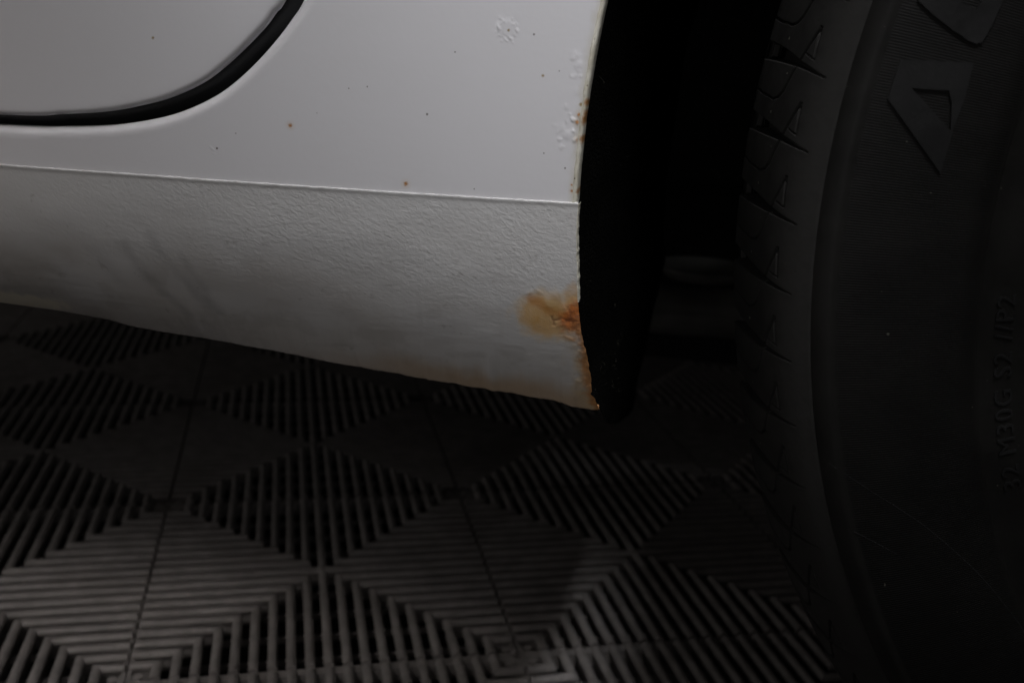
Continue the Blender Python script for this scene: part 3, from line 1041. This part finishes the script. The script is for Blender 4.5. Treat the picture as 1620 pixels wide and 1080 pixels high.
def raised(name, polys, height=0.0007, parent=tyre):
    """polys: list of closed outlines in wheel-centred (x, z); first is the outside, others holes"""
    bm = bmesh.new()
    allv, edges, off = [], [], 0
    for pl in polys:
        pts = []
        for (a, b), (c, d) in zip(pl, pl[1:] + pl[:1]):
            m_ = max(1, int(math.hypot(c - a, d - b) / 0.0015))
            pts += [(a + (c - a) * t / m_, b + (d - b) * t / m_) for t in range(m_)]
        allv += [Vector(p) for p in pts]
        edges += [(off + i, off + (i + 1) % len(pts)) for i in range(len(pts))]
        off += len(pts)
    vo, eo, fo, *_ = delaunay_2d_cdt(allv, edges, [], 2 if len(polys) == 1 else 2, 1e-7)
    hole = polys[1:]

    def in_poly(p, pl):
        c = False
        for (a, b), (x1, z1) in zip(pl, pl[1:] + pl[:1]):
            if (b > p[1]) != (z1 > p[1]) and p[0] < a + (p[1] - b) * (x1 - a) / (z1 - b):
                c = not c
        return c
    fo = [f for f in fo if in_poly(sum((vo[i] for i in f), Vector((0, 0))) / len(f), polys[0])
          and not any(in_poly(sum((vo[i] for i in f), Vector((0, 0))) / len(f), hh) for hh in hole)]
    topv = [bm.verts.new((v_[0], float(side_surface(math.hypot(v_[0], v_[1]))) - height, v_[1])) for v_ in vo]
    for f in fo:
        try:
            bm.faces.new([topv[i] for i in f])
        except ValueError:
            pass
    bmesh.ops.recalc_face_normals(bm, faces=bm.faces)
    ext = bmesh.ops.extrude_edge_only(bm, edges=[e for e in bm.edges if len(e.link_faces) == 1])
    for v_ in [g for g in ext['geom'] if isinstance(g, bmesh.types.BMVert)]:
        rad_ = math.hypot(v_.co.x, v_.co.z)
        v_.co.y += height + 0.0004
        # slight draft on the walls
    loose = [v_ for v_ in bm.verts if not v_.link_faces]
    bmesh.ops.delete(bm, geom=loose, context='VERTS')
    for f in bm.faces:
        f.normal_update()
    avg = sum(f.normal.y for f in bm.faces if abs(f.normal.y) > 0.7)
    if avg > 0:
        bmesh.ops.reverse_faces(bm, faces=bm.faces)
    me_ = bpy.data.meshes.new(name)
    bm.to_mesh(me_)
    bm.free()
    me_.materials.append(LETTER)
    return link(name, me_, parent)


def wl(pts):
    return [(a - WX, b - WZ) for a, b in pts]


raised("sidewall_letter", [wl([(0.0654, 0.3771), (0.0674, 0.3888), (0.0880, 0.3890), (0.0873, 0.3788), (0.0857, 0.3704), (0.0852, 0.3647), (0.0841, 0.3560)]),
                           wl([(0.0718, 0.3806), (0.0824, 0.3806), (0.0838, 0.3772), (0.0848, 0.3690)])])
raised("sidewall_letter", [wl([(0.0695, 0.4059), (0.0736, 0.4025), (0.0800, 0.3982), (0.0857, 0.3950), (0.0878, 0.3944), (0.0894, 0.3950), (0.0913, 0.3999),
                               (0.0935, 0.4090), (0.0935, 0.4190), (0.0790, 0.4230), (0.0700, 0.4180)]),
                           wl([(0.0775, 0.4105), (0.0812, 0.4060), (0.0862, 0.4040), (0.0880, 0.4090), (0.0880, 0.4150), (0.0800, 0.4170)])])


# small moulded text running round the bead
def moulded_text(txt, r0, size, ang0_, height=0.0005):
    cu = bpy.data.curves.new("sidewall_text", 'FONT')
    cu.body = txt
    cu.size = size
    cu.extrude = 0.0003
    cu.resolution_u = 3
    cu.space_character = 1.15
    tmp = bpy.data.objects.new("tmp_text", cu)
    scene.collection.objects.link(tmp)
    dg = bpy.context.evaluated_depsgraph_get()
    me_ = bpy.data.meshes.new_from_object(tmp.evaluated_get(dg))
    bpy.data.objects.remove(tmp)
    for v_ in me_.vertices:
        x_, y_, z_ = v_.co
        r_ = r0 + y_
        a_ = ang0_ - x_ / r0
        v_.co = (r_ * math.cos(a_), float(side_surface(r_)) - (height if z_ > 0 else -0.0004), r_ * math.sin(a_))
    me_.materials.clear()
    me_.materials.append(LETTER)
    me_.name = "sidewall_text"
    return link("sidewall_text", me_, tyre)


moulded_text("32 M30G S2 //P2", 0.2580, 0.0085, math.pi + 0.345)

# thin moulded ribs low on the sidewall
def moulded_rib(name, pts, w=0.00025, h_=0.00006):
    c = catmull(wl(pts), 0.002)
    T_ = tangents(c)
    N_ = np.stack([-T_[:, 1], T_[:, 0]], 1)
    P_ = np.zeros((len(c), 5, 3))
    for jj, (a, b) in enumerate(((-1, -.3), (-.6, .8), (0, 1), (.6, .8), (1, -.3))):
        q = c + N_ * a * w
        P_[:, jj, 0], P_[:, jj, 2] = q[:, 0], q[:, 1]
        P_[:, jj, 1] = side_surface(np.hypot(q[:, 0], q[:, 1])) - h_ * b
    me_ = grid_mesh(name, P_, LETTER)
    return link(name, me_, tyre)


moulded_rib("sidewall_rib", [(0.0640, 0.2560), (0.0800, 0.2480), (0.0988, 0.2381), (0.1177, 0.2240), (0.1328, 0.2091), (0.1450, 0.1940)])
moulded_rib("sidewall_rib", [(0.0735, 0.2327), (0.0830, 0.2295), (0.0925, 0.2257)])

# rim, hidden behind the frame's edge
rs = np.array([(0.350, 0.228), (0.346, 0.226), (0.348, 0.221), (0.362, 0.216), (0.40, 0.205), (0.41, 0.19)])
P = np.zeros((128, len(rs), 3))
t2 = np.linspace(0, 2 * math.pi, 128, endpoint=False)
P[..., 0] = np.cos(t2)[:, None] * rs[None, :, 1]
P[..., 2] = np.sin(t2)[:, None] * rs[None, :, 1]
P[..., 1] = rs[None, :, 0]
rim = link("rim", grid_mesh("rim", P, RIM, closed_u=True, flip=True), wheel)
sv, sf = [], []
for k in range(7):
    a = 2 * math.pi * k / 7 + 0.2
    c_, s_ = math.cos(a), math.sin(a)
    sec_ = [(0.03, 0.022, 0.365), (0.10, 0.017, 0.358), (0.19, 0.021, 0.366), (0.212, 0.028, 0.378)]
    sv, sf = [], []
    for rr_k, w_, y_ in sec_:
        for dw, dy in ((-1, .018), (-.8, 0), (.8, 0), (1, .018)):
            x_, z_ = rr_k, dw * w_
            sv.append((x_ * c_ - z_ * s_, y_ + dy, x_ * s_ + z_ * c_))
    for i in range(3):
        for j in range(3):
            sf.append((i * 4 + j, i * 4 + j + 1, i * 4 + j + 5, i * 4 + j + 4))
    link("spoke", mesh_from("spoke", sv, sf, RIM), rim)
hub = []
for y_, r_ in ((0.385, 0.05), (0.365, 0.05), (0.358, 0.044), (0.356, 0.0)):
    hub.append([(r_ * math.cos(a), y_, r_ * math.sin(a)) for a in np.linspace(0, 2 * math.pi, 40, endpoint=False)])
link("hub_cap", grid_mesh("hub_cap", np.array(hub).transpose(1, 0, 2), RIM, closed_u=True), rim)
